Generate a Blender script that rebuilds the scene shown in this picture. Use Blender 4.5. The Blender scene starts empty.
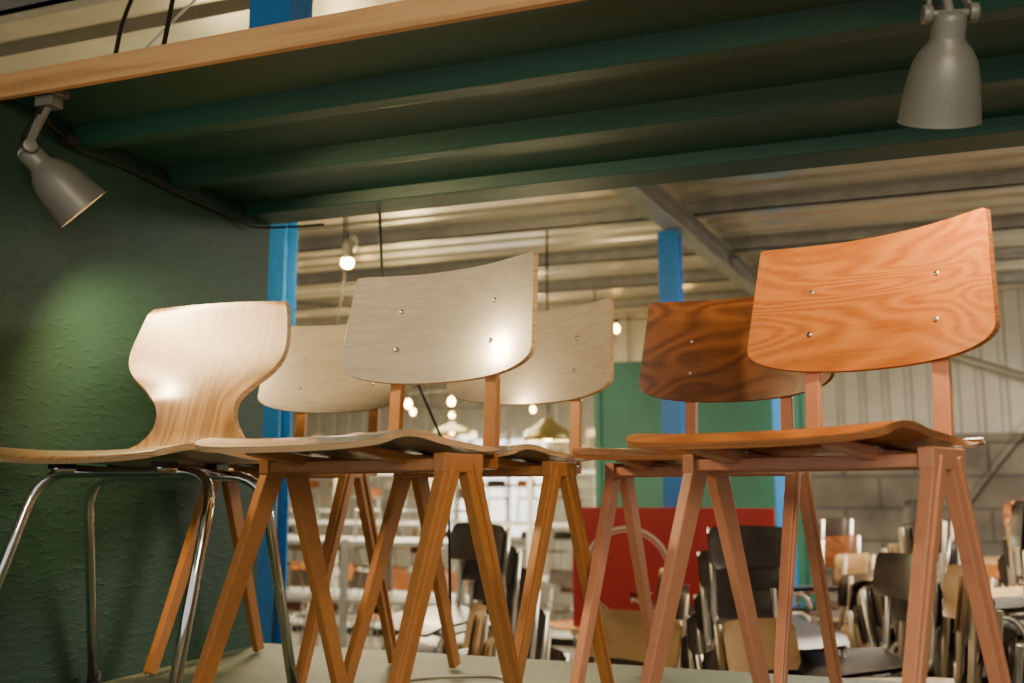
import bpy, math, random
from mathutils import Vector, Matrix
random.seed(7)
C = bpy.context.scene.collection
R = math.radians

# ------------------------------------------------------------ materials
def newmat(name):
    m = bpy.data.materials.new(name); m.use_nodes = True
    nt = m.node_tree
    return m, nt, nt.nodes["Principled BSDF"]

def plain(name, col, rough=0.5, metal=0.0, bump=0.0, bscale=40, var=0.0, emis=None, estr=0, coat=0):
    m, nt, b = newmat(name)
    b.inputs["Base Color"].default_value = (*col, 1)
    b.inputs["Roughness"].default_value = rough
    b.inputs["Metallic"].default_value = metal
    b.inputs["Coat Weight"].default_value = coat
    tc = nt.nodes.new("ShaderNodeTexCoord")
    if var > 0 or bump > 0:
        n = nt.nodes.new("ShaderNodeTexNoise"); n.inputs["Scale"].default_value = bscale
        n.inputs["Detail"].default_value = 6
        nt.links.new(tc.outputs["Object"], n.inputs["Vector"])
        if var > 0:
            r = nt.nodes.new("ShaderNodeValToRGB")
            r.color_ramp.elements[0].position = 0.3; r.color_ramp.elements[1].position = 0.7
            r.color_ramp.elements[0].color = (*[c*(1-var) for c in col], 1)
            r.color_ramp.elements[1].color = (*[min(1, c*(1+var)) for c in col], 1)
            nt.links.new(n.outputs["Fac"], r.inputs["Fac"])
            nt.links.new(r.outputs["Color"], b.inputs["Base Color"])
        if bump > 0:
            bp = nt.nodes.new("ShaderNodeBump"); bp.inputs["Strength"].default_value = bump
            bp.inputs["Distance"].default_value = 0.01
            nt.links.new(n.outputs["Fac"], bp.inputs["Height"])
            nt.links.new(bp.outputs["Normal"], b.inputs["Normal"])
    if emis:
        b.inputs["Emission Color"].default_value = (*emis, 1)
        b.inputs["Emission Strength"].default_value = estr
    return m

def wood(name, c1, c2, rough=0.35, stretch=(1.2, 14, 9), band=3.0, dist=5.0, fine=0.5, coat=0.25, fscale=(12, 160, 160), crough=.12):
    m, nt, b = newmat(name)
    L = nt.links
    tc = nt.nodes.new("ShaderNodeTexCoord")
    oi = nt.nodes.new("ShaderNodeObjectInfo")
    add = nt.nodes.new("ShaderNodeVectorMath"); add.operation = 'ADD'
    sc = nt.nodes.new("ShaderNodeVectorMath"); sc.operation = 'SCALE'
    cb = nt.nodes.new("ShaderNodeCombineXYZ")
    for k in range(3): L.new(oi.outputs["Random"], cb.inputs[k])
    L.new(cb.outputs[0], sc.inputs[0]); sc.inputs["Scale"].default_value = 3.0
    L.new(tc.outputs["Object"], add.inputs[0]); L.new(sc.outputs[0], add.inputs[1])
    mp = nt.nodes.new("ShaderNodeMapping"); mp.inputs["Scale"].default_value = stretch
    L.new(add.outputs[0], mp.inputs["Vector"])
    n1 = nt.nodes.new("ShaderNodeTexNoise"); n1.inputs["Scale"].default_value = 1.0
    n1.inputs["Detail"].default_value = 1.5; n1.inputs["Distortion"].default_value = 0.4
    L.new(mp.outputs[0], n1.inputs["Vector"])
    mul = nt.nodes.new("ShaderNodeMath"); mul.operation = 'MULTIPLY'; mul.inputs[1].default_value = dist*band
    L.new(n1.outputs["Fac"], mul.inputs[0])
    sn = nt.nodes.new("ShaderNodeMath"); sn.operation = 'SINE'; L.new(mul.outputs[0], sn.inputs[0])
    mr = nt.nodes.new("ShaderNodeMapRange"); mr.inputs[1].default_value = -1; mr.inputs[2].default_value = 1
    L.new(sn.outputs[0], mr.inputs[0])
    mp2 = nt.nodes.new("ShaderNodeMapping"); mp2.inputs["Scale"].default_value = fscale
    L.new(add.outputs[0], mp2.inputs["Vector"])
    n2 = nt.nodes.new("ShaderNodeTexNoise"); n2.inputs["Scale"].default_value = 1.0; n2.inputs["Detail"].default_value = 3
    L.new(mp2.outputs[0], n2.inputs["Vector"])
    mx = nt.nodes.new("ShaderNodeMix"); mx.data_type = 'FLOAT'; mx.inputs[0].default_value = fine
    L.new(mr.outputs[0], mx.inputs[2]); L.new(n2.outputs["Fac"], mx.inputs[3])
    rp = nt.nodes.new("ShaderNodeValToRGB")
    rp.color_ramp.elements[0].color = (*c1, 1); rp.color_ramp.elements[1].color = (*c2, 1)
    rp.color_ramp.elements[0].position = 0.15; rp.color_ramp.elements[1].position = 0.75
    L.new(mx.outputs[0], rp.inputs["Fac"]); L.new(rp.outputs["Color"], b.inputs["Base Color"])
    b.inputs["Roughness"].default_value = rough
    b.inputs["Coat Weight"].default_value = coat; b.inputs["Coat Roughness"].default_value = crough
    return m

M = {}
M['grey_wood'] = wood("washed_grey_wood", (.30, .275, .235), (.39, .36, .315), fine=.75, rough=.30, coat=1, stretch=(1.5, 8, 14), band=14, crough=.14)
M['grey_back'] = wood("washed_grey_wood_b", (.28, .24, .185), (.37, .325, .26), fine=.75, rough=.30, coat=1, stretch=(1.5, 8, 14), band=14, crough=.14)
M['oak'] = wood("oak_veneer", (.13, .070, .027), (.24, .142, .060), rough=.34, stretch=(10, 2, 1.8), band=14, dist=6, fine=.5, fscale=(190, 14, 14), coat=1.0, crough=.30)
M['beech'] = wood("orange_beech", (.33, .092, .013), (.54, .192, .036), rough=.34, stretch=(1.4, 6, 8), band=18, dist=7, fine=.62, coat=.7, fscale=(10, 220, 220))
M['walnut'] = wood("walnut_veneer", (.13, .042, .014), (.30, .105, .033), rough=.3, stretch=(2.4, 4, 6), band=16, dist=6, fine=.55, coat=.8)
M['ply_light'] = wood("plywood_edge", (.35, .21, .11), (.6, .4, .22), stretch=(1, 1, 400), rough=.6, coat=0)
M['ply_dark'] = wood("plywood_edge_dark", (.17, .06, .02), (.38, .15, .05), stretch=(1, 1, 400), rough=.55, coat=0)
M['frame_ochre'] = plain("ochre_lacquered_steel", (.38, .155, .042), .42, 0, .05, 60, .08, coat=.2)
M['frame_pink'] = plain("salmon_lacquered_steel", (.56, .240, .135), .42, 0, .05, 60, .06, coat=.2)
M['chrome'] = plain("chrome", (.75, .75, .73), .1, 1)
M['screw'] = plain("screw_steel", (.5, .48, .42), .35, 1)
M['rubber'] = plain("black_rubber", (.015, .015, .015), .6)
M['lampgrey'] = plain("lamp_grey_enamel", (.20, .20, .18), .42, .15, .02, 200, .03)
M['lampin'] = plain("lamp_inner_white", (.6, .57, .5), .4)
M['bulb'] = plain("warm_bulb", (1, .8, .5), .4, emis=(1, .62, .25), estr=10)
M['bulb_far'] = plain("warm_bulb_hall", (1, .8, .5), .4, emis=(1, .58, .16), estr=60)
M['blue'] = plain("blue_steel_paint", (.016, .165, .50), .45, 0, .05, 30, .12)
M['steel'] = plain("galvanised_steel", (.32, .32, .30), .4, .4, .03, 12, .15)
M['sheet'] = plain("ribbed_sheet_metal", (.49, .465, .38), .32, .55, .04, 5, .12)
M['sheetwall'] = plain("ribbed_wall_sheet", (.46, .44, .38), .5, .1, .03, 4, .1)
M['floorc'] = plain("concrete_floor", (.18, .165, .14), .6, 0, .15, 6, .25)
M['white'] = plain("white_paint", (.70, .69, .62), .5, var=.04, bscale=5)
M['black'] = plain("black_steel", (.02, .02, .02), .4, .2)
M['darkseat'] = plain("dark_brown_shell", (.05, .037, .03), .35, var=.2, bscale=9)
M['pine'] = wood("pine_edge", (.50, .27, .11), (.70, .42, .19), stretch=(1.2, 30, 30), rough=.6, coat=0)
M['red'] = plain("red_sign_paint", (.38, .018, .018), .5, var=.06, bscale=8)
M['cable'] = plain("dark_cable", (.012, .012, .012), .6)
M['wcable'] = plain("white_cable", (.7, .68, .6), .5)
M['greenp'] = plain("green_partition_paint", (.012, .095, .062), .55, var=.15, bscale=4)
M['brass'] = plain("olive_enamel", (.20, .16, .05), .3, .5)

def blockwall():
    m, nt, b = newmat("concrete_blocks"); L = nt.links
    tc = nt.nodes.new("ShaderNodeTexCoord")
    sp = nt.nodes.new("ShaderNodeSeparateXYZ"); cb = nt.nodes.new("ShaderNodeCombineXYZ")
    L.new(tc.outputs["Object"], sp.inputs[0]); L.new(sp.outputs["X"], cb.inputs["X"]); L.new(sp.outputs["Z"], cb.inputs["Y"])
    br = nt.nodes.new("ShaderNodeTexBrick"); L.new(cb.outputs[0], br.inputs["Vector"])
    br.inputs["Scale"].default_value = 1.0; br.inputs["Brick Width"].default_value = .55; br.inputs["Row Height"].default_value = .26
    br.inputs["Mortar Size"].default_value = .014
    br.inputs["Color1"].default_value = (.17, .15, .13, 1); br.inputs["Color2"].default_value = (.24, .215, .185, 1)
    br.inputs["Mortar"].default_value = (.11, .10, .09, 1)
    n = nt.nodes.new("ShaderNodeTexNoise"); n.inputs["Scale"].default_value = 2.5; n.inputs["Detail"].default_value = 8
    L.new(tc.outputs["Object"], n.inputs["Vector"])
    r = nt.nodes.new("ShaderNodeValToRGB"); r.color_ramp.elements[0].color = (.5, .5, .5, 1); r.color_ramp.elements[1].color = (1.3, 1.3, 1.3, 1)
    r.color_ramp.elements[0].position = .3; r.color_ramp.elements[1].position = .75
    L.new(n.outputs["Fac"], r.inputs["Fac"])
    mx = nt.nodes.new("ShaderNodeMix"); mx.data_type = 'RGBA'; mx.blend_type = 'MULTIPLY'; mx.inputs[0].default_value = 1
    L.new(br.outputs["Color"], mx.inputs[6]); L.new(r.outputs["Color"], mx.inputs[7])
    L.new(mx.outputs[2], b.inputs["Base Color"]); b.inputs["Roughness"].default_value = .9
    return m
M['concrete'] = blockwall()

def green(name, c1, c2, bump=.5, rough=.5, stretch=(1, 1, 1), sc=22):
    m, nt, b = newmat(name); L = nt.links
    tc = nt.nodes.new("ShaderNodeTexCoord")
    mp = nt.nodes.new("ShaderNodeMapping"); mp.inputs["Scale"].default_value = stretch
    L.new(tc.outputs["Object"], mp.inputs["Vector"])
    n = nt.nodes.new("ShaderNodeTexNoise"); n.inputs["Scale"].default_value = 3; n.inputs["Detail"].default_value = 5
    L.new(mp.outputs[0], n.inputs["Vector"])
    r = nt.nodes.new("ShaderNodeValToRGB")
    r.color_ramp.elements[0].position = .3; r.color_ramp.elements[1].position = .7
    r.color_ramp.elements[0].color = (*c1, 1); r.color_ramp.elements[1].color = (*c2, 1)
    L.new(n.outputs["Fac"], r.inputs["Fac"]); L.new(r.outputs["Color"], b.inputs["Base Color"])
    n2 = nt.nodes.new("ShaderNodeTexNoise"); n2.inputs["Scale"].default_value = sc
    n2.inputs["Detail"].default_value = 8; n2.inputs["Distortion"].default_value = .5
    L.new(mp.outputs[0], n2.inputs["Vector"])
    rr = nt.nodes.new("ShaderNodeValToRGB")
    rr.color_ramp.elements[0].position = .58; rr.color_ramp.elements[1].position = .66
    L.new(n2.outputs["Fac"], rr.inputs["Fac"])
    ad = nt.nodes.new("ShaderNodeMath"); ad.operation = 'MULTIPLY_ADD'; ad.inputs[1].default_value = .35
    L.new(rr.outputs["Color"], ad.inputs[0]); L.new(n2.outputs["Fac"], ad.inputs[2])
    bp = nt.nodes.new("ShaderNodeBump"); bp.inputs["Strength"].default_value = bump; bp.inputs["Distance"].default_value = .003
    L.new(ad.outputs[0], bp.inputs["Height"]); L.new(bp.outputs["Normal"], b.inputs["Normal"])
    b.inputs["Roughness"].default_value = rough
    return m
M['green'] = green("green_painted_board", (.009, .045, .028), (.013, .058, .036), .45, .65, (1, .7, 1.8), 42)
M['greenc'] = green("green_painted_ceiling", (.011, .074, .057), (.015, .090, .070), .25, .5, (.5, 2, 2))
M['platform'] = green("worn_green_deck", (.085, .11, .07), (.17, .185, .12), .4, .65, (1, 1, 1), 30)

# ------------------------------------------------------------ mesh builder
class MB:
    def __init__(s): s.v = []; s.f = []; s.m = []; s.mats = []; s.sm = []
    def mi(s, mat):
        if mat not in s.mats: s.mats.append(mat)
        return s.mats.index(mat)
    def add(s, vs, fs, mat, smooth=False):
        o = len(s.v); k = s.mi(mat)
        s.v += [Vector(p) for p in vs]
        for f in fs: s.f.append([i+o for i in f]); s.m.append(k); s.sm.append(smooth)
    def box(s, lo, hi, mat):
        x0, y0, z0 = lo; x1, y1, z1 = hi
        s.add([(x0,y0,z0),(x1,y0,z0),(x1,y1,z0),(x0,y1,z0),(x0,y0,z1),(x1,y0,z1),(x1,y1,z1),(x0,y1,z1)],
              [(3,2,1,0),(4,5,6,7),(0,1,5,4),(1,2,6,5),(2,3,7,6),(3,0,4,7)], mat)
    def beam(s, a, b, side, w0, t0, w1=None, t1=None, mat=None):
        """tapered bar a->b; width w along 'side', thickness t perpendicular"""
        a = Vector(a); b = Vector(b); d = (b-a).normalized(); sd = Vector(side)
        sd = (sd - d*sd.dot(d)).normalized(); n = d.cross(sd)
        w1 = w0 if w1 is None else w1; t1 = t0 if t1 is None else t1
        vs = []
        for p, w, t in ((a, w0, t0), (b, w1, t1)):
            for i, j in ((-1,-1),(1,-1),(1,1),(-1,1)):
                vs.append(p + sd*i*w/2 + n*j*t/2)
        s.add(vs, [(3,2,1,0),(4,5,6,7),(0,1,5,4),(1,2,6,5),(2,3,7,6),(3,0,4,7)], mat)
    def tube(s, pts, r, mat, seg=10, fillet=0):
        pts = [Vector(p) for p in pts]
        if fillet:
            q = [pts[0]]
            for i in range(1, len(pts)-1):
                p0, p1, p2 = pts[i-1], pts[i], pts[i+1]
                d0 = (p0-p1); d2 = (p2-p1)
                k = min(fillet, d0.length*.48, d2.length*.48)
                A = p1 + d0.normalized()*k; B = p1 + d2.normalized()*k
                for j in range(7):
                    t = j/6; q.append(A*(1-t)**2 + p1*2*t*(1-t) + B*t*t)
            q.append(pts[-1]); pts = q
        vs = []; fs = []; ref = None
        for i, p in enumerate(pts):
            d = (pts[min(i+1, len(pts)-1)] - pts[max(i-1, 0)]).normalized()
            if ref is None:
                ref = d.orthogonal().normalized()
            ref = (ref - d*ref.dot(d)).normalized(); n = d.cross(ref)
            for k in range(seg):
                a = 2*math.pi*k/seg
                vs.append(p + ref*math.cos(a)*r + n*math.sin(a)*r)
        for i in range(len(pts)-1):
            for k in range(seg):
                a = i*seg+k; b = i*seg+(k+1) % seg
                fs.append((a, b, b+seg, a+seg))
        fs.append(tuple(range(seg))[::-1]); fs.append(tuple(range(len(vs)-seg, len(vs))))
        s.add(vs, fs, mat, True)
    def lathe(s, prof, mat, seg=28, mtx=None, cap=False):
        vs = []; fs = []
        for r, z in prof:
            for k in range(seg):
                a = 2*math.pi*k/seg; vs.append(Vector((r*math.cos(a), r*math.sin(a), z)))
        for i in range(len(prof)-1):
            for k in range(seg):
                a = i*seg+k; b = i*seg+(k+1) % seg; fs.append((a, b, b+seg, a+seg))
        if cap: fs.append(tuple(range(seg))[::-1]); fs.append(tuple(range(len(vs)-seg, len(vs))))
        if mtx: vs = [mtx @ v for v in vs]
        s.add(vs, fs, mat, True)
    def grid(s, fn, nu, nv, mat):
        vs = []; fs = []
        for j in range(nv+1):
            for i in range(nu+1): vs.append(Vector(fn(i/nu, j/nv)))
        for j in range(nv):
            for i in range(nu):
                a = j*(nu+1)+i; fs.append((a, a+1, a+nu+2, a+nu+1))
        s.add(vs, fs, mat, True)
    def mesh(s, name):
        me = bpy.data.meshes.new(name)
        me.from_pydata([tuple(v) for v in s.v], [], s.f)
        for m in s.mats: me.materials.append(m)
        for p, k, sm in zip(me.polygons, s.m, s.sm): p.material_index = k; p.use_smooth = sm
        me.update(); return me
    def obj(s, name, parent=None, loc=(0,0,0), rot=(0,0,0), bevel=0):
        o = bpy.data.objects.new(name, s.mesh(name)); C.objects.link(o)
        o.location = loc; o.rotation_euler = rot
        if parent: o.parent = parent
        if bevel:
            b = o.modifiers.new("bev", 'BEVEL'); b.width = bevel; b.segments = 2; b.limit_method = 'ANGLE'; b.angle_limit = R(40)
        return o

def empty(name, loc=(0,0,0), rz=0):
    e = bpy.data.objects.new(name, None); C.objects.link(e)
    e.location = loc; e.rotation_euler = (0, 0, rz); e.empty_display_size = .1
    return e

def shell(name, fn, nu, nv, th, mat, edge, parent, bev=.0018):
    b = MB(); b.grid(fn, nu, nv, mat); b.mi(edge)
    o = b.obj(name, parent)
    sm = o.modifiers.new("sol", 'SOLIDIFY'); sm.thickness = th; sm.offset = 0; sm.material_offset_rim = 1
    sm.use_even_offset = False
    bv = o.modifiers.new("bev", 'BEVEL'); bv.width = bev; bv.segments = 2; bv.limit_method = 'ANGLE'; bv.angle_limit = R(50)
    bv.harden_normals = True
    return o

def sup(s, n): return 1-(max(0, 1-abs(s)**n))**(1/n)
def lerpt(tab, t):
    """smooth (catmull) table interpolation, tab: list of tuples, t 0..1"""
    n = len(tab)-1; x = min(max(t, 0), 1)*n; i = min(int(x), n-1); f = x-i
    P = lambda k: tab[min(max(k, 0), n)]
    out = []
    for a, b, c, d in zip(P(i-1), P(i), P(i+1), P(i+2)):
        out.append(.5*(2*b + (c-a)*f + (2*a-5*b+4*c-d)*f*f + (3*b-a-3*c+d)*f**3))
    return out

# ------------------------------------------------------------ compass-leg chair
def compass_chair(name, loc, ang, seatm, edgem, framem, top=.815, bw=.221):
    e = empty(name, loc, R(ang-90))
    SP = [(-.20, .474), (-.14, .463), (-.06, .462), (.04, .470), (.12, .481), (.165, .480), (.205, .462)]
    def prof(y):
        for a, b in zip(SP[:-1], SP[1:]):
            if a[0] <= y <= b[0]+1e-9:
                k = (y-a[0])/(b[0]-a[0]); return a[1]+(b[1]-a[1])*(k*.5 + k*k*(3-2*k)*.5)
        return SP[-1][1]
    def seatf(u, v):
        s = math.sin((u-.5)*math.pi)
        yf = .200 - .05*sup(s, 5); yb = -.187 + .05*sup(s, 3.5)
        y = yb + (yf-yb)*v
        W = .188 + .02*v
        z = (prof(y-.012)+prof(y)+prof(min(y+.012, .2)))/3
        z += .010*abs(s)**2.2*(1-.5*v) - .004
        return (s*W, y, z)
    shell("seat", seatf, 36, 30, .010, seatm, edgem, e)
    def by(s, z): return -.202 - .175*(z-.6) + .045*s*s
    def backf(u, v):
        s = math.sin((u-.5)*math.pi)
        zb = .596 + .006*s*s + .048*sup(s, 2.8); zt = top - .018*sup(s, 12) + .004*s*s
        z = zb + (zt-zb)*v
        W = bw - .08*(z-.66)
        return (-s*W, by(s, z), z)
    shell("backrest", backf, 44, 16, .010, seatm, edgem, e)
    f = MB()
    for sx in (-1, 1):
        x = .19*sx; xo = .197*sx
        f.beam((x, .020, .452), (xo, .192, .006), (0, 1, 0), .038, .020, .026, .016, framem)
        f.beam((x, -.020, .452), (xo, -.172, .006), (0, 1, 0), .038, .020, .026, .016, framem)
        f.beam((x+.011*sx, .026, .445), (xo+.009*sx, .200, .006), (0, 1, 0), .010, .006, .008, .005, framem)
        f.beam((x+.011*sx, -.026, .445), (xo+.009*sx, -.180, .006), (0, 1, 0), .010, .006, .008, .005, framem)
        f.box((x-.011, -.050, .428), (x+.011, .050, .457), framem)
        xr = .110*sx
        f.beam((xr, .150, .4625), (xr, .03, .448), (1, 0, 0), .026, .012, .026, .018, framem)
        f.beam((xr, .03, .448), (xr, -.198, .446), (1, 0, 0), .026, .018, .026, .018, framem)
        f.beam((xr, -.196, .438), (xr, -.204, .60), (1, 0, 0), .027, .014, .027, .012, framem)
        f.beam((xr, -.202, .595), (xr, -.229, .760), (1, 0, 0), .026, .010, .020, .006, framem)
    f.beam((-.19, .028, .440), (.19, .028, .440), (0, 1, 0), .034, .018, mat=framem)
    f.beam((-.19, -.034, .437), (.19, -.034, .437), (0, 1, 0), .022, .016, mat=framem)
    f.obj("steel_frame", e, bevel=.002)
    sc = MB()
    for sx in (-1, 1):
        for z in (.665, .740):
            s = .110/(bw-.003)
            y = by(s, z)
            mt = Matrix.Translation((.110*sx, y+.0045, z)) @ Matrix.Rotation(R(-90), 4, 'X')
            sc.lathe([(.0001, .0025), (.004, .002), (.0052, .0005), (.0054, -.001)], M['screw'], 14, mt)
    sc.obj("screws", e)
    return e

compass_chair("compass_leg_chair", (-.792, 1.476, 0), 256, M['grey_wood'], M['ply_light'], M['frame_ochre'], .812)
compass_chair("compass_leg_chair", (-.780, 1.960, 0), 256, M['grey_back'], M['ply_light'], M['frame_ochre'])
compass_chair("compass_leg_chair", (-1.300, 2.028, 0), 265, M['grey_back'], M['ply_light'], M['frame_ochre'], .828)
compass_chair("compass_leg_chair", (-.332, 2.050, 0), 257, M['walnut'], M['ply_dark'], M['frame_pink'], .835)
compass_chair("compass_leg_chair", (-.090, 1.545, 0), 243.5, M['beech'], M['ply_dark'], M['frame_pink'], .824, .212)

# ------------------------------------------------------------ single-shell plywood chair on chrome legs
def shell_chair(name, loc, ang):
    e = empty(name, loc, R(ang-90))
    T = [(.215,.448,.175),(.205,.455,.205),(.15,.464,.213),(.08,.462,.213),(0,.456,.208),(-.08,.452,.200),(-.12,.456,.178),
         (-.155,.474,.142),(-.174,.505,.110),(-.184,.540,.094),(-.192,.575,.098),(-.200,.605,.124),(-.209,.635,.163),(-.219,.665,.184),
         (-.231,.70,.188),(-.246,.745,.180),(-.256,.780,.171),(-.259,.793,.160)]
    def fn(u, v):
        s = math.sin((u-.5)*math.pi)
        y, z, w = lerpt(T, v)
        k = min(max((z-.47)/.12, 0), 1)
        y += .032*s*s*k
        z += .010*s*s*(1-k)
        z += .010*(1-s*s)*max(0, (v-.75)/.25)
        return (s*w, y, z)
    shell("plywood_shell", fn, 30, 90, .011, M['oak'], M['ply_light'], e)
    f = MB()
    ch = M['chrome']; r = .0105
    f.tube([(-.222,.20,.012),(-.19,.045,.434),(.19,.045,.434),(.225,.19,.012)], r, ch, 12, .07)
    f.tube([(-.232,-.19,.012),(-.20,-.10,.428),(.20,-.10,.428),(.232,-.19,.012)], r, ch, 12, .07)
    f.tube([(-.11,.10,.441),(-.11,-.13,.436)], .009, ch, 10)
    f.tube([(.11,.10,.441),(.11,-.13,.436)], .009, ch, 10)
    f.obj("chrome_legs", e)
    g = MB()
    for x, y in ((-.223,.203),(.226,.193),(-.233,-.193),(.233,-.193)):
        g.lathe([(.013, 0.001), (.014, .003), (.0135, .03)], M['rubber'], 14, Matrix.Translation((x, y, 0)), True)
    g.obj("rubber_feet", e)
    h = MB()
    for x in (-.11, .11):
        for y in (.08, -.08):
            h.box((x-.014, y-.02, .440), (x+.014, y+.02, .452), M['black'])
    h.obj("mounting_pads", e)
    return e
shell_chair("plywood_shell_chair", (-1.302, 1.540, 0), 273)

# ------------------------------------------------------------ display niche: wall, platform, upper shelf
WX = -1.57; FZ = -1.10
b = MB(); b.box((WX-.05, .95, FZ), (WX, 1.384, 1.19), M['green']); b.box((WX-.05, 1.384, FZ), (WX, 2.33, 1.164), M['green']); b.obj("wall_left")
b = MB(); b.box((WX+.003, 1.0, -.05), (2.2, 2.36, 0), M['platform'])
for x in (-1.5, -.3, .9, 2.1):
    for y in (1.06, 2.28): b.box((x-.03, y-.03, FZ), (x+.03, y+.03, -.05), M['pine'])
b.box((WX+.003, 1.0, -.16), (2.2, 1.03, -.05), M['pine'])
b.obj("display_platform", bevel=.003)

b = MB()
b.box((WX-.05, 1.40, 1.165), (2.4, 2.33, 1.19), M['greenc'])
def rib(y0, y1, ztop, zbot, inset=.018):
    x0, x1 = WX+.002, 2.4
    vs = [(x0,y0,ztop),(x0,y1,ztop),(x0,y1-inset,zbot),(x0,y0+inset,zbot),(x1,y0,ztop),(x1,y1,ztop),(x1,y1-inset,zbot),(x1,y0+inset,zbot)]
    b.add(vs, [(0,1,2,3),(7,6,5,4),(4,5,1,0),(5,6,2,1),(6,7,3,2),(7,4,0,3)], M['greenc'])
rib(1.580, 1.675, 1.165, 1.130, .028)
rib(1.880, 1.975, 1.165, 1.130, .028)
rib(2.20, 2.33, 1.165, 1.134, .01)
b.box((WX+.002, 1.385, 1.148), (2.4, 1.40, 1.196), M['pine'])
b.box((WX-.05, 1.40, 1.19), (2.4, 2.33, 1.205), M['pine'])
b.box((2.3, 1.45, FZ), (2.36, 1.51, 1.165), M['blue']); b.box((2.3, 2.2, FZ), (2.36, 2.26, 1.13), M['blue'])
b.obj("ceiling_shelf", bevel=.002)

b = MB()
b.tube([(-1.50,1.43,1.150),(-1.545,1.50,1.135),(-1.55,1.60,1.112),(-1.555,1.75,1.12),(-1.55,1.92,1.108),(-1.557,2.1,1.11),(-1.55,2.22,1.10),(-1.50,2.31,1.12),(-1.40,2.335,1.125)], .0035, M['cable'], 8, .03)
b.box((-1.562, 1.545, 1.112), (-1.538, 1.575, 1.130), M['cable'])
b.obj("ceiling_cable")
b = MB()
b.tube([(-.98,1.98,.003),(-.93,2.05,.003),(-.80,2.12,.003),(-.72,2.02,.003),(-.78,1.80,.003),(-.90,1.62,.003),(-1.05,1.5,.003)], .003, M['wcable'], 8, .06)
b.obj("floor_cable")
b = MB()
b.tube([(-1.62,1.95,1.9),(-1.60,1.75,1.5),(-1.50,1.62,1.30),(-1.44,1.5,1.207)], .005, M['cable'], 8, .2)
b.tube([(-1.40,1.9,1.9),(-1.42,1.72,1.6),(-1.35,1.60,1.33),(-1.28,1.5,1.207)], .005, M['cable'], 8, .2)
b.tube([(-1.30,2.1,1.9),(-1.34,1.8,1.6),(-1.40,1.65,1.38),(-1.38,1.5,1.207)], .003, M['wcable'], 8, .2)
b.obj("hanging_cables")

# ------------------------------------------------------------ spotlights
def spot_lamp(name, mount, joint, aim, power, angle):
    e = empty(name, mount)
    mount = Vector(mount); J = Vector(joint)-mount; aim = Vector(aim).normalized()
    q = aim.to_track_quat('-Z', 'Y').to_matrix().to_4x4()
    mt = Matrix.Translation(J) @ q
    sh = MB()
    outer = [(.0001, .004), (.016, .003), (.0215, -.002), (.0225, -.010), (.0225, -.030), (.024, -.036), (.034, -.048), (.0425, -.064), (.048, -.088), (.0515, -.115), (.0545, -.142), (.0555, -.146)]
    inner = [(.0535, -.145), (.050, -.115), (.046, -.088), (.040, -.066), (.030, -.050), (.0001, -.046)]
    sh.lathe(outer, M['lampgrey'], 40, mt)
    sh.lathe(outer[-1:]+inner[:1], M['lampgrey'], 40, mt)
    sh.lathe(inner, M['lampin'], 40, mt)
    sh.obj("shade", e)
    bb = MB()
    bb.lathe([(.0001, -.048), (.014, -.055), (.020, -.066), (.022, -.076), (.018, -.088), (.0001, -.094)], M['bulb'], 20, mt)
    bb.obj("bulb", e)
    br = MB()
    br.box((-.030, -.022, -.012), (.030, .022, .0), M['lampgrey'])
    br.box((-.020, -.016, -.034), (.020, .016, -.012), M['lampgrey'])
    side = (q @ Vector((1, 0, 0)))
    br.tube([(0, 0, -.03), J*.55 + Vector((0, 0, -.01)), J], .0065, M['lampgrey'], 12, .02)
    br.tube([J-side*.030, J+side*.030], .0055, M['lampgrey'], 12)
    for k in (-1, 1):
        c = J + side*k*.030
        br.tube([c-side*.006, c+side*.006], .013, M['lampgrey'], 16)
        br.beam(c, J*.45 + side*k*.012, side, .006, .012, mat=M['lampgrey'])
    br.obj("bracket", e, bevel=.0015)
    cb = MB()
    cb.tube([J, J+Vector((-.03,.01,.03)), Vector((-.05,.02,-.03)), Vector((-.03,.02,-.005))], .003, M['cable'], 8, .02)
    cb.obj("cord", e)
    ld = bpy.data.lights.new(name+"_light", 'SPOT'); ld.energy = power; ld.color = (1, .70, .34)
    ld.spot_size = R(angle); ld.spot_blend = .5; ld.shadow_soft_size = .034
    lo = bpy.data.objects.new("lamp_light", ld); C.objects.link(lo); lo.parent = e
    lo.matrix_local = Matrix.Translation(J + aim*.150) @ q
    return e
spot_lamp("spotlight_lamp", (-1.470, 1.425, 1.165), (-1.490, 1.400, 1.040), (.42, .60, -.68), 42, 138)
spot_lamp("spotlight_lamp", (.112, 1.43, 1.165), (.122, 1.405, 1.042), (-.12, .50, -.865), 14, 160)

# ------------------------------------------------------------ hall: floor, roof, walls
b = MB(); b.box((-9.2, -4, FZ-.1), (6.2, 14, FZ), M['floorc']); b.obj("floor")
def roofz(y): return 1.66 + .040*y
b = MB()
prof = []; y = -4.0
while y < 14.0:
    prof += [(y, 0), (y+.16, 0), (y+.185, .03), (y+.225, .03)]; y += .25
vs = []; fs = []
for (yy, dz) in prof:
    for x in (-9.2, 6.2): vs.append((x, yy, roofz(yy)+dz))
for i in range(len(prof)-1): fs.append((2*i, 2*i+2, 2*i+3, 2*i+1))
b.add(vs, fs, M['sheet'])
b.obj("ceiling")
b = MB()
y = -3.2
while y < 13.9:
    z = roofz(y)
    b.box((-9.1, y, z-.07), (6.1, y+.012, z), M['steel'])
    b.box((-9.1, y, z-.07), (6.1, y+.05, z-.062), M['steel'])
    b.box((-9.1, y-.04, z-.010), (6.1, y+.012, z), M['steel'])
    y += 1.02
b.obj("roof_purlins")
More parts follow.
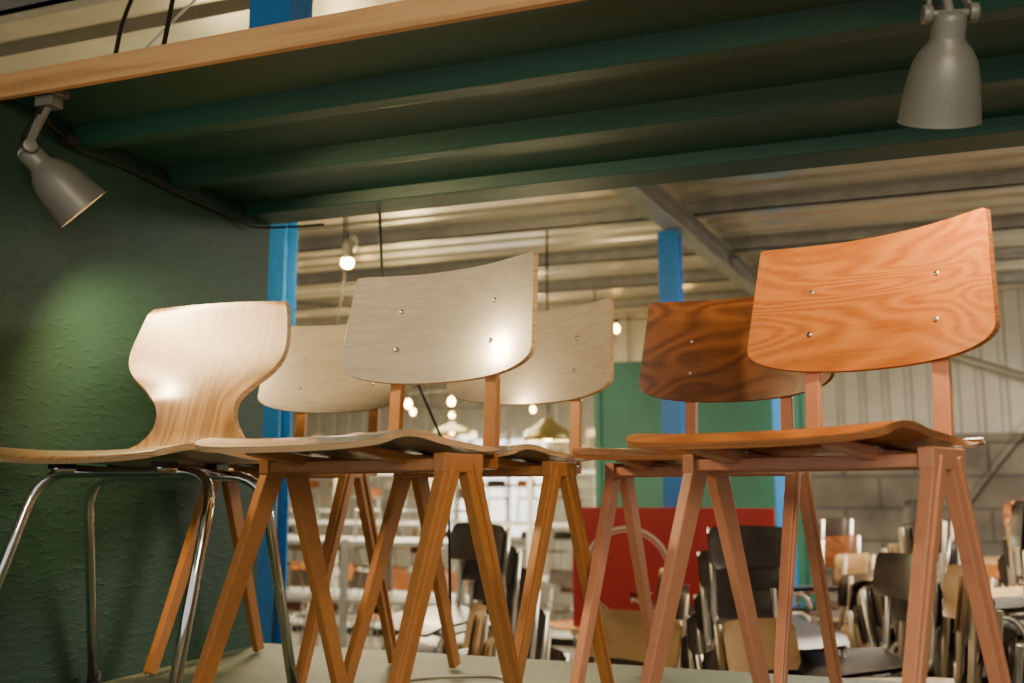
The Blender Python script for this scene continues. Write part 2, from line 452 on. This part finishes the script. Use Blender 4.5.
def rafter(name, x0, y0, x1, y1, drop=.07):
    b = MB()
    a = Vector((x0, y0, roofz(y0)-drop)); c = Vector((x1, y1, roofz(y1)-drop))
    b.beam(a, c, (1,0,0), .09, .010, mat=M['steel'])
    b.beam(a+Vector((0,0,-.11)), c+Vector((0,0,-.11)), (1,0,0), .09, .010, mat=M['steel'])
    b.beam(a+Vector((0,0,-.055)), c+Vector((0,0,-.055)), (1,0,0), .010, .11, mat=M['steel'])
    b.obj(name)
rafter("steel_rafter", -1.02, 2.6, -.62, 8.80)
rafter("steel_rafter", 2.6, -2, 2.8, 8.80)
rafter("steel_rafter", -5.6, 2, -5.4, 12.8)

def post(x, y, z0, z1, w=.10):
    b = MB()
    t = .010
    b.box((x-w/2, y-w/2, z0), (x+w/2, y-w/2+t, z1), M['blue'])
    b.box((x-w/2, y+w/2-t, z0), (x+w/2, y+w/2, z1), M['blue'])
    b.box((x-t/2, y-w/2+t, z0), (x+t/2, y+w/2-t, z1), M['blue'])
    b.box((x-w/2-.02, y-w/2-.02, z0), (x+w/2+.02, y+w/2+.02, z0+.015), M['blue'])
    b.obj("blue_steel_post")
post(-2.43, 3.70, FZ, roofz(3.7)-.01)
post(-.912, 4.78, FZ, roofz(4.78)-.190)
post(-.53, 6.19, FZ, roofz(6.19)-.01)
b = MB(); b.box((-1.26, 1.76, 1.205), (-1.155, 1.85, roofz(1.8)-.07), M['blue']); b.obj("blue_steel_stub")

def ribwall_x(name, x0, x1, y, z0, z1, mat, pitch=.18):
    b = MB(); prof = []; x = x0
    while x < x1:
        prof += [(x, 0), (x+pitch*.6, 0), (x+pitch*.7, .03), (x+pitch*.9, .03)]; x += pitch
    vs = []; fs = []
    for xx, dy in prof: vs += [(xx, y+dy, z0), (xx, y+dy, z1)]
    for i in range(len(prof)-1): fs.append((2*i, 2*i+2, 2*i+3, 2*i+1))
    b.add(vs, fs, mat); return b.obj(name)
ribwall_x("wall_rear", -2.4, 6.2, 8.9, .80, 2.03, M['sheetwall'])
b = MB(); b.box((-2.4, 8.82, FZ), (6.2, 9.0, .86), M['concrete']); b.obj("wall_rear_lower")
ribwall_x("wall_back_hall", -9.2, -2.4, 13.0, FZ, 2.22, M['sheetwall'], .25)
b = MB(); b.box((-2.45, 9.0, FZ), (-2.36, 13.0, 2.15), M['white']); b.obj("wall_return")
b = MB(); b.box((-9.3, -4, FZ), (-9.2, 14, 2.2), M['sheetwall']); b.obj("wall_west")
b = MB(); b.box((6.2, -4, FZ), (6.3, 14, 2.2), M['sheetwall']); b.obj("wall_east")

b = MB()
M['sky'] = plain("daylight_glass", (.8, .85, .9), .3, emis=(1, .96, .88), estr=2.5)
b.box((-5.9, 12.93, -.2), (-4.2, 12.95, 1.1), M['sky'])
for x in (-5.94, -5.34, -4.77, -4.2): b.box((x, 12.88, -.25), (x+.05, 12.95, 1.15), M['white'])
for z in (-.25, .45, 1.1): b.box((-5.94, 12.88, z), (-4.15, 12.95, z+.05), M['white'])
b.obj("window_1")

b = MB(); b.box((-1.78, 6.60, FZ), (-.42, 6.65, 1.27), M['greenp'])
b.box((-1.80, 6.58, FZ), (-1.76, 6.67, 1.29), M['greenp']); b.box((-.44, 6.58, FZ), (-.40, 6.67, 1.29), M['greenp'])
b.obj("green_partition")

# red sign board with a white circular emblem, standing on a trestle
b = MB()
b.box((-1.36, 4.56, -.22), (-.44, 4.58, .325), M['red'])
ringc = Vector((-1.10, 4.555, .03))
def ring(r0, r1, n=40):
    vs = []; fs = []
    for k in range(n):
        a = 2*math.pi*k/n
        for r in (r0, r1): vs.append(ringc + Vector((math.cos(a)*r, 0, math.sin(a)*r)))
    for k in range(n):
        i = 2*k; j = 2*((k+1) % n); fs.append((i, i+1, j+1, j))
    b.add(vs, fs, M['white'])
ring(.200, .210); ring(.185, .189)
def stroke(x, z, pts, s=.05, w=.008):
    for p, q in zip(pts[:-1], pts[1:]):
        b.beam((x+p[0]*s, 4.556, z+p[1]*s), (x+q[0]*s, 4.556, z+q[1]*s), (0, 1, 0), .003, w, mat=M['white'])
K_ = [(0,0),(0,1),(0,.5),(.8,1),(0,.5),(.8,0)]; C_ = [(.8,1),(.2,1),(0,.8),(0,.2),(.2,0),(.8,0)]
for i, g in enumerate((K_, C_)): stroke(-1.08+i*.055, -.10, g, .045, .007)
b.box((-1.30, 4.55, FZ), (-1.26, 4.60, -.22), M['pine']); b.box((-.54, 4.55, FZ), (-.50, 4.60, -.22), M['pine'])
b.box((-1.36, 4.52, -.25), (-.44, 4.66, -.22), M['pine'])
b.obj("red_sign_board")

# ------------------------------------------------------------ stacking chairs
def school_chair(name, shellm, framem):
    b = MB()
    def sf(u, v):
        s = math.sin((u-.5)*math.pi)
        y = -.18 + .37*v
        return (s*(.175+.02*v)*(1-.12*sup(v*2-1, 6)), y, .445+.012*s*s+.012*v-.02*max(0, v-.85)/.15)
    def bf(u, v):
        s = math.sin((u-.5)*math.pi)
        z = .64+.15*v
        return (s*.18*(1-.14*sup(v*2-1, 4)), -.22-.04*v+.04*s*s, z)
    for fn, th in ((sf, (0,0,-.012)), (bf, (0,-.012,0))):
        b.grid(fn, 10, 7, shellm)
        b.grid(lambda u, v, fn=fn, th=th: Vector(fn(1-u, v))+Vector(th), 10, 7, shellm)
    r = .011
    for sx in (-1, 1):
        b.tube([(.19*sx,.20,0),(.185*sx,.14,.43),(.17*sx,-.12,.43),(.20*sx,-.23,0)], r, framem, 7, .05)
        b.tube([(.15*sx,-.05,.435),(.15*sx,-.19,.43),(.15*sx,-.26,.78)], r, framem, 7, .05)
    b.tube([(-.18,.12,.43),(.18,.12,.43)], .009, framem, 6)
    b.tube([(-.18,-.10,.43),(.18,-.10,.43)], .009, framem, 6)
    return b.mesh(name)
M['ply_seat'] = wood("birch_ply_shell", (.36, .22, .09), (.54, .35, .17), rough=.4)
M['tan'] = plain("tan_tube_paint", (.42, .34, .24), .4, .2)
M['tubesteel'] = plain("brushed_tube_steel", (.6, .59, .55), .3, .7)
sc_ply = school_chair("stacking_chair_ply", M['ply_seat'], M['tan'])
sc_dark = school_chair("stacking_chair_dark", M['darkseat'], M['tubesteel'])
sc_brown = school_chair("stacking_chair_brown", M['walnut'], M['tubesteel'])
sc_red = school_chair("stacking_chair_red", M['beech'], M['steel'])
sc_white = school_chair("stacking_chair_white", M['white'], M['black'])
sc_dt = school_chair("stacking_chair_dark_tan", M['darkseat'], M['tan'])

def stack(x, y, ang, n, kinds, z0=FZ, dz=.085, dy=.045, s=.92):
    e = empty("stacked_chairs", (x, y, z0), R(ang)); e.scale = (s, s, s)
    for i in range(n):
        o = bpy.data.objects.new("stacked_chair", kinds[(i*7+int(abs(x)*10)) % len(kinds)]); C.objects.link(o)
        o.parent = e
        o.location = (random.uniform(-.012, .012), dy*(i-n*.5)*.9, dz*i)
        o.rotation_euler = (R(-1.0*i*.9), R(random.uniform(-2, 2)), R(random.uniform(-5, 5)))
    return e
K1 = [sc_dark, sc_dt, sc_ply, sc_dt]; K2 = [sc_dark, sc_ply, sc_dt, sc_dark]; K3 = [sc_dark, sc_brown, sc_dt, sc_dark, sc_ply]
for (x, y, a, n, k) in [
    (-1.30, 3.00, 110, 6, [sc_ply]), (-.78, 3.00, 165, 6, [sc_ply, sc_dt]), (-.45, 3.70, 215, 9, [sc_dark]), (-1.46, 3.65, 150, 9, [sc_dark, sc_dark, sc_dt]),
    (-.30, 2.95, 240, 6, [sc_ply, sc_dark]), (.16, 3.00, 95, 8, K1), (.64, 3.15, 275, 9, K3), (.03, 3.55, 120, 8, [sc_dt, sc_dark]),
    (.48, 3.75, 90, 10, K2), (.98, 3.75, 200, 10, K1), (.72, 4.35, 95, 10, K1), (1.30, 4.30, 150, 10, K2),
    (.10, 4.20, 260, 9, K1), (.24, 4.85, 80, 10, K2), (1.15, 4.95, 230, 10, K3), (1.75, 4.85, 110, 10, K1), (.68, 5.05, 190, 10, K1),
    (.20, 5.55, 100, 10, K3), (2.05, 5.75, 140, 11, K2), (1.40, 5.65, 60, 11, K1), (.80, 5.75, 160, 10, K3), (2.7, 6.3, 200, 11, K1),
    (.55, 2.68, 260, 7, K1), (-.22, 5.0, 60, 9, K3), (-.85, 3.95, 100, 7, K1), (.95, 3.25, 80, 9, K2), (1.45, 3.75, 100, 9, K1)]:
    stack(x, y, a, n, k)

b = MB()
for x in (.3, 1.7, 3.1, 4.4):
    for y in (7.3, 8.0): b.box((x, y, FZ), (x+.07, y+.07, .02), M['pine'])
for z in (-.55, -.18):
    b.box((.25, 7.26, z), (4.5, 7.30, z+.11), M['beech']); b.box((.25, 7.3, z+.08), (4.5, 8.1, z+.11), M['pine'])
b.obj("timber_storage_rack")

b = MB(); b.tube([(.25, 8.75, 1.62), (3.6, 8.75, .35)], .035, M['steel'], 10); b.obj("wall_brace_pipe")
b = MB(); b.tube([(.55, 8.70, .15), (1.0, 8.6, .75), (1.8, 8.5, 1.6), (2.2, 8.5, 1.9)], .010, M['cable'], 8, .3); b.obj("wall_cable")

# ------------------------------------------------------------ white shelving with display chairs in the far shop
b = MB()
RX = [-6.6, -5.5, -4.4, -3.3, -2.6]
for x in RX:
    for y in (9.6, 10.3): b.box((x-.025, y-.025, FZ), (x+.025, y+.025, .62), M['white'])
for z in (-.98, -.45, .08, .60):
    b.box((RX[0], 9.58, z-.03), (RX[-1], 10.32, z), M['white'])
b.obj("white_shelving_rack")
e = empty("display_chairs", (0, 0, 0))
kinds = [sc_ply, sc_dark, sc_red, sc_white, sc_brown]
x = -6.4
while x < -2.75:
    for z in (-.98, -.45, .08, .60):
        o = bpy.data.objects.new("display_chair", random.choice(kinds)); C.objects.link(o); o.parent = e
        s = .55
        o.scale = (s, s, s); o.location = (x, 9.9, z+.002); o.rotation_euler = (0, 0, R(180+random.uniform(-35, 35)))
    x += .33
e = empty("floor_display_chairs", (0, 0, 0))
for i in range(14):
    o = bpy.data.objects.new("display_chair", random.choice([sc_ply, sc_brown, sc_red, sc_dark])); C.objects.link(o); o.parent = e
    o.location = (-5.6+(i % 7)*.55, 7.9+(i//7)*.8, FZ); o.rotation_euler = (0, 0, R(180+random.uniform(-60, 60)))
# low grey metal rack holding a row of chairs, seen between the legs
b = MB()
for x in (-4.0, -3.2, -2.4):
    for y in (5.7, 6.3): b.box((x-.02, y-.02, FZ), (x+.02, y+.02, .10), M['steel'])
for z in (-.70, -.30, .06): b.box((-4.0, 5.7, z), (-2.4, 6.3, z+.025), M['steel'])
b.obj("grey_metal_rack")
e = empty("rack_chairs", (0, 0, 0))
for i in range(5):
    for z in (-.675, -.275, .085):
        o = bpy.data.objects.new("display_chair", random.choice([sc_ply, sc_brown, sc_dark, sc_red])); C.objects.link(o); o.parent = e
        o.scale = (.42,)*3; o.location = (-3.82+i*.31, 6.0, z+.002); o.rotation_euler = (0, 0, R(150+random.uniform(-30, 60)))

# ------------------------------------------------------------ hall lamps
def pendant(x, y, z, r=.13, mat=None):
    e = empty("dome_pendant_lamp", (x, y, z))
    b = MB()
    b.lathe([(.012, .12), (.03, .115), (.05, .09), (r*.75, .06), (r*.95, .02), (r, 0), (r*.97, 0), (r*.9, .02), (r*.7, .055), (.02, .085)], mat or M['brass'], 28)
    b.tube([(0, 0, .12), (0, 0, roofz(y)-z-.02)], .006, M['cable'], 8)
    b.obj("shade", e)
    b = MB(); b.lathe([(.0001, .075), (.02, .06), (.032, .03), (.02, .004), (.0001, -.002)], M['bulb_far'], 16); b.obj("bulb", e)
pendant(-1.62, 5.0, .66)
pendant(-3.9, 9.0, .95, .2)
pendant(-2.75, 8.6, .90, .18)
def string(x0, y0, x1, y1, z0, z1, sag, n):
    b = MB(); pts = []
    for i in range(n):
        t = i/(n-1); pts.append(Vector((x0+(x1-x0)*t, y0+(y1-y0)*t, z0+(z1-z0)*t - sag*math.sin(math.pi*t))))
    b.tube(pts, .006, M['cable'], 6)
    b.tube([pts[0], (x0, y0, roofz(y0)-.08)], .006, M['cable'], 6); b.tube([pts[-1], (x1, y1, roofz(y1)-.08)], .006, M['cable'], 6)
    for p in pts:
        b.lathe([(.014, .0), (.016, -.05)], M['black'], 10, Matrix.Translation(p))
        b.lathe([(.010, -.05), (.022, -.07), (.027, -.09), (.020, -.11), (.0001, -.12)], M['bulb_far'], 12, Matrix.Translation(p))
    b.obj("string_lights")
string(-5.2, 7.6, -1.9, 7.0, 1.56, 1.40, .30, 9)
string(-6.2, 10.8, -2.7, 10.9, 1.62, 1.60, .25, 8)
string(-4.6, 5.6, -1.5, 8.6, 1.78, 1.88, .06, 7)
def bay_spot(x, y, z, h):
    e = empty("hanging_bulb_lamp", (x, y, z))
    b = MB()
    b.lathe([(.0001, .07), (.018, .068), (.022, .05), (.024, .0), (.028, -.01)], M['lampgrey'], 18)
    b.tube([(0, 0, .07), (.03, 0, .09), (.045, 0, .06), (.03, 0, .02)], .004, M['steel'], 8, .01)
    b.tube([(0, 0, .07), (-.01, 0, h*.5), (.0, .0, h)], .004, M['cable'], 8)
    b.obj("holder", e)
    b = MB(); b.lathe([(.018, 0), (.026, -.015), (.028, -.03), (.016, -.045), (.0001, -.050)], M['bulb_far'], 16); b.obj("bulb", e)
bay_spot(-2.07, 3.65, 1.38, roofz(3.65)-1.38-.02)
b = MB(); b.tube([(-1.235, 2.345, 1.15), (-1.23, 2.36, .95), (-1.19, 2.385, .80), (-1.06, 2.42, .50), (-1.04, 2.44, -.5)], .004, M['cable'], 8, .05)
b.tube([(-2.15, 3.75, 1.7), (-2.14, 3.75, 1.3), (-2.2, 3.74, .9), (-2.33, 3.60, .5), (-2.36, 3.60, -1.0)], .004, M['cable'], 8, .05)
b.obj("drop_cables")

# ------------------------------------------------------------ lighting
def area(name, loc, size, power, col, rot=(0, 0, 0)):
    l = bpy.data.lights.new(name, 'AREA'); l.energy = power; l.size = size; l.color = col
    o = bpy.data.objects.new(name, l); C.objects.link(o); o.location = loc; o.rotation_euler = rot
def point(name, loc, power, col, r=.05):
    l = bpy.data.lights.new(name, 'POINT'); l.energy = power; l.color = col; l.shadow_soft_size = r
    o = bpy.data.objects.new(name, l); C.objects.link(o); o.location = loc
area("hall_light_near", (.8, 5.0, 1.70), 1.8, 230, (1, .88, .68))
area("hall_light_far", (-4.4, 8.6, 1.85), 2.5, 360, (1, .88, .62))
area("hall_light_mid", (-3.0, 5.2, 1.7), 1.5, 100, (1, .82, .50))
area("front_fill_light", (.6, -1.0, 1.45), 1.2, 66, (1, .84, .58), (R(55), 0, R(10)))  # added fill behind the camera, aimed at the chairs; not a hall fixture
point("hall_bulb_glow", (-2.07, 3.6, 1.26), 18, (1, .72, .30), .04)
point("hall_bulb_glow_b", (-3.4, 7.0, .95), 65, (1, .76, .34), .1)
point("hall_bulb_glow_c", (-1.7, 5.2, .45), 22, (1, .78, .40), .1)
point("roof_fill_light", (-2.0, 2.7, 1.30), 22, (1, .80, .42), .1)  # added fill to brighten the roof above the shelf, no fixture here
point("rack_fill_light", (1.6, 6.9, .9), 60, (1, .88, .66), .1)  # added fill to brighten the right background, no bulb hangs here

w = bpy.data.worlds.new("World"); bpy.context.scene.world = w; w.use_nodes = True
w.node_tree.nodes["Background"].inputs[0].default_value = (.92, .88, .80, 1)
w.node_tree.nodes["Background"].inputs[1].default_value = 1.0

# ------------------------------------------------------------ camera
cd = bpy.data.cameras.new("camera"); cd.lens = 35.16; cd.sensor_width = 36; cd.sensor_fit = 'HORIZONTAL'
cd.clip_start = .02
cd.dof.use_dof = True; cd.dof.focus_distance = 1.75; cd.dof.aperture_fstop = 3.4
co = bpy.data.objects.new("camera", cd); C.objects.link(co)
co.location = (0, 0, .40); co.rotation_euler = (R(90+8.5), 0, R(20))
bpy.context.scene.camera = co
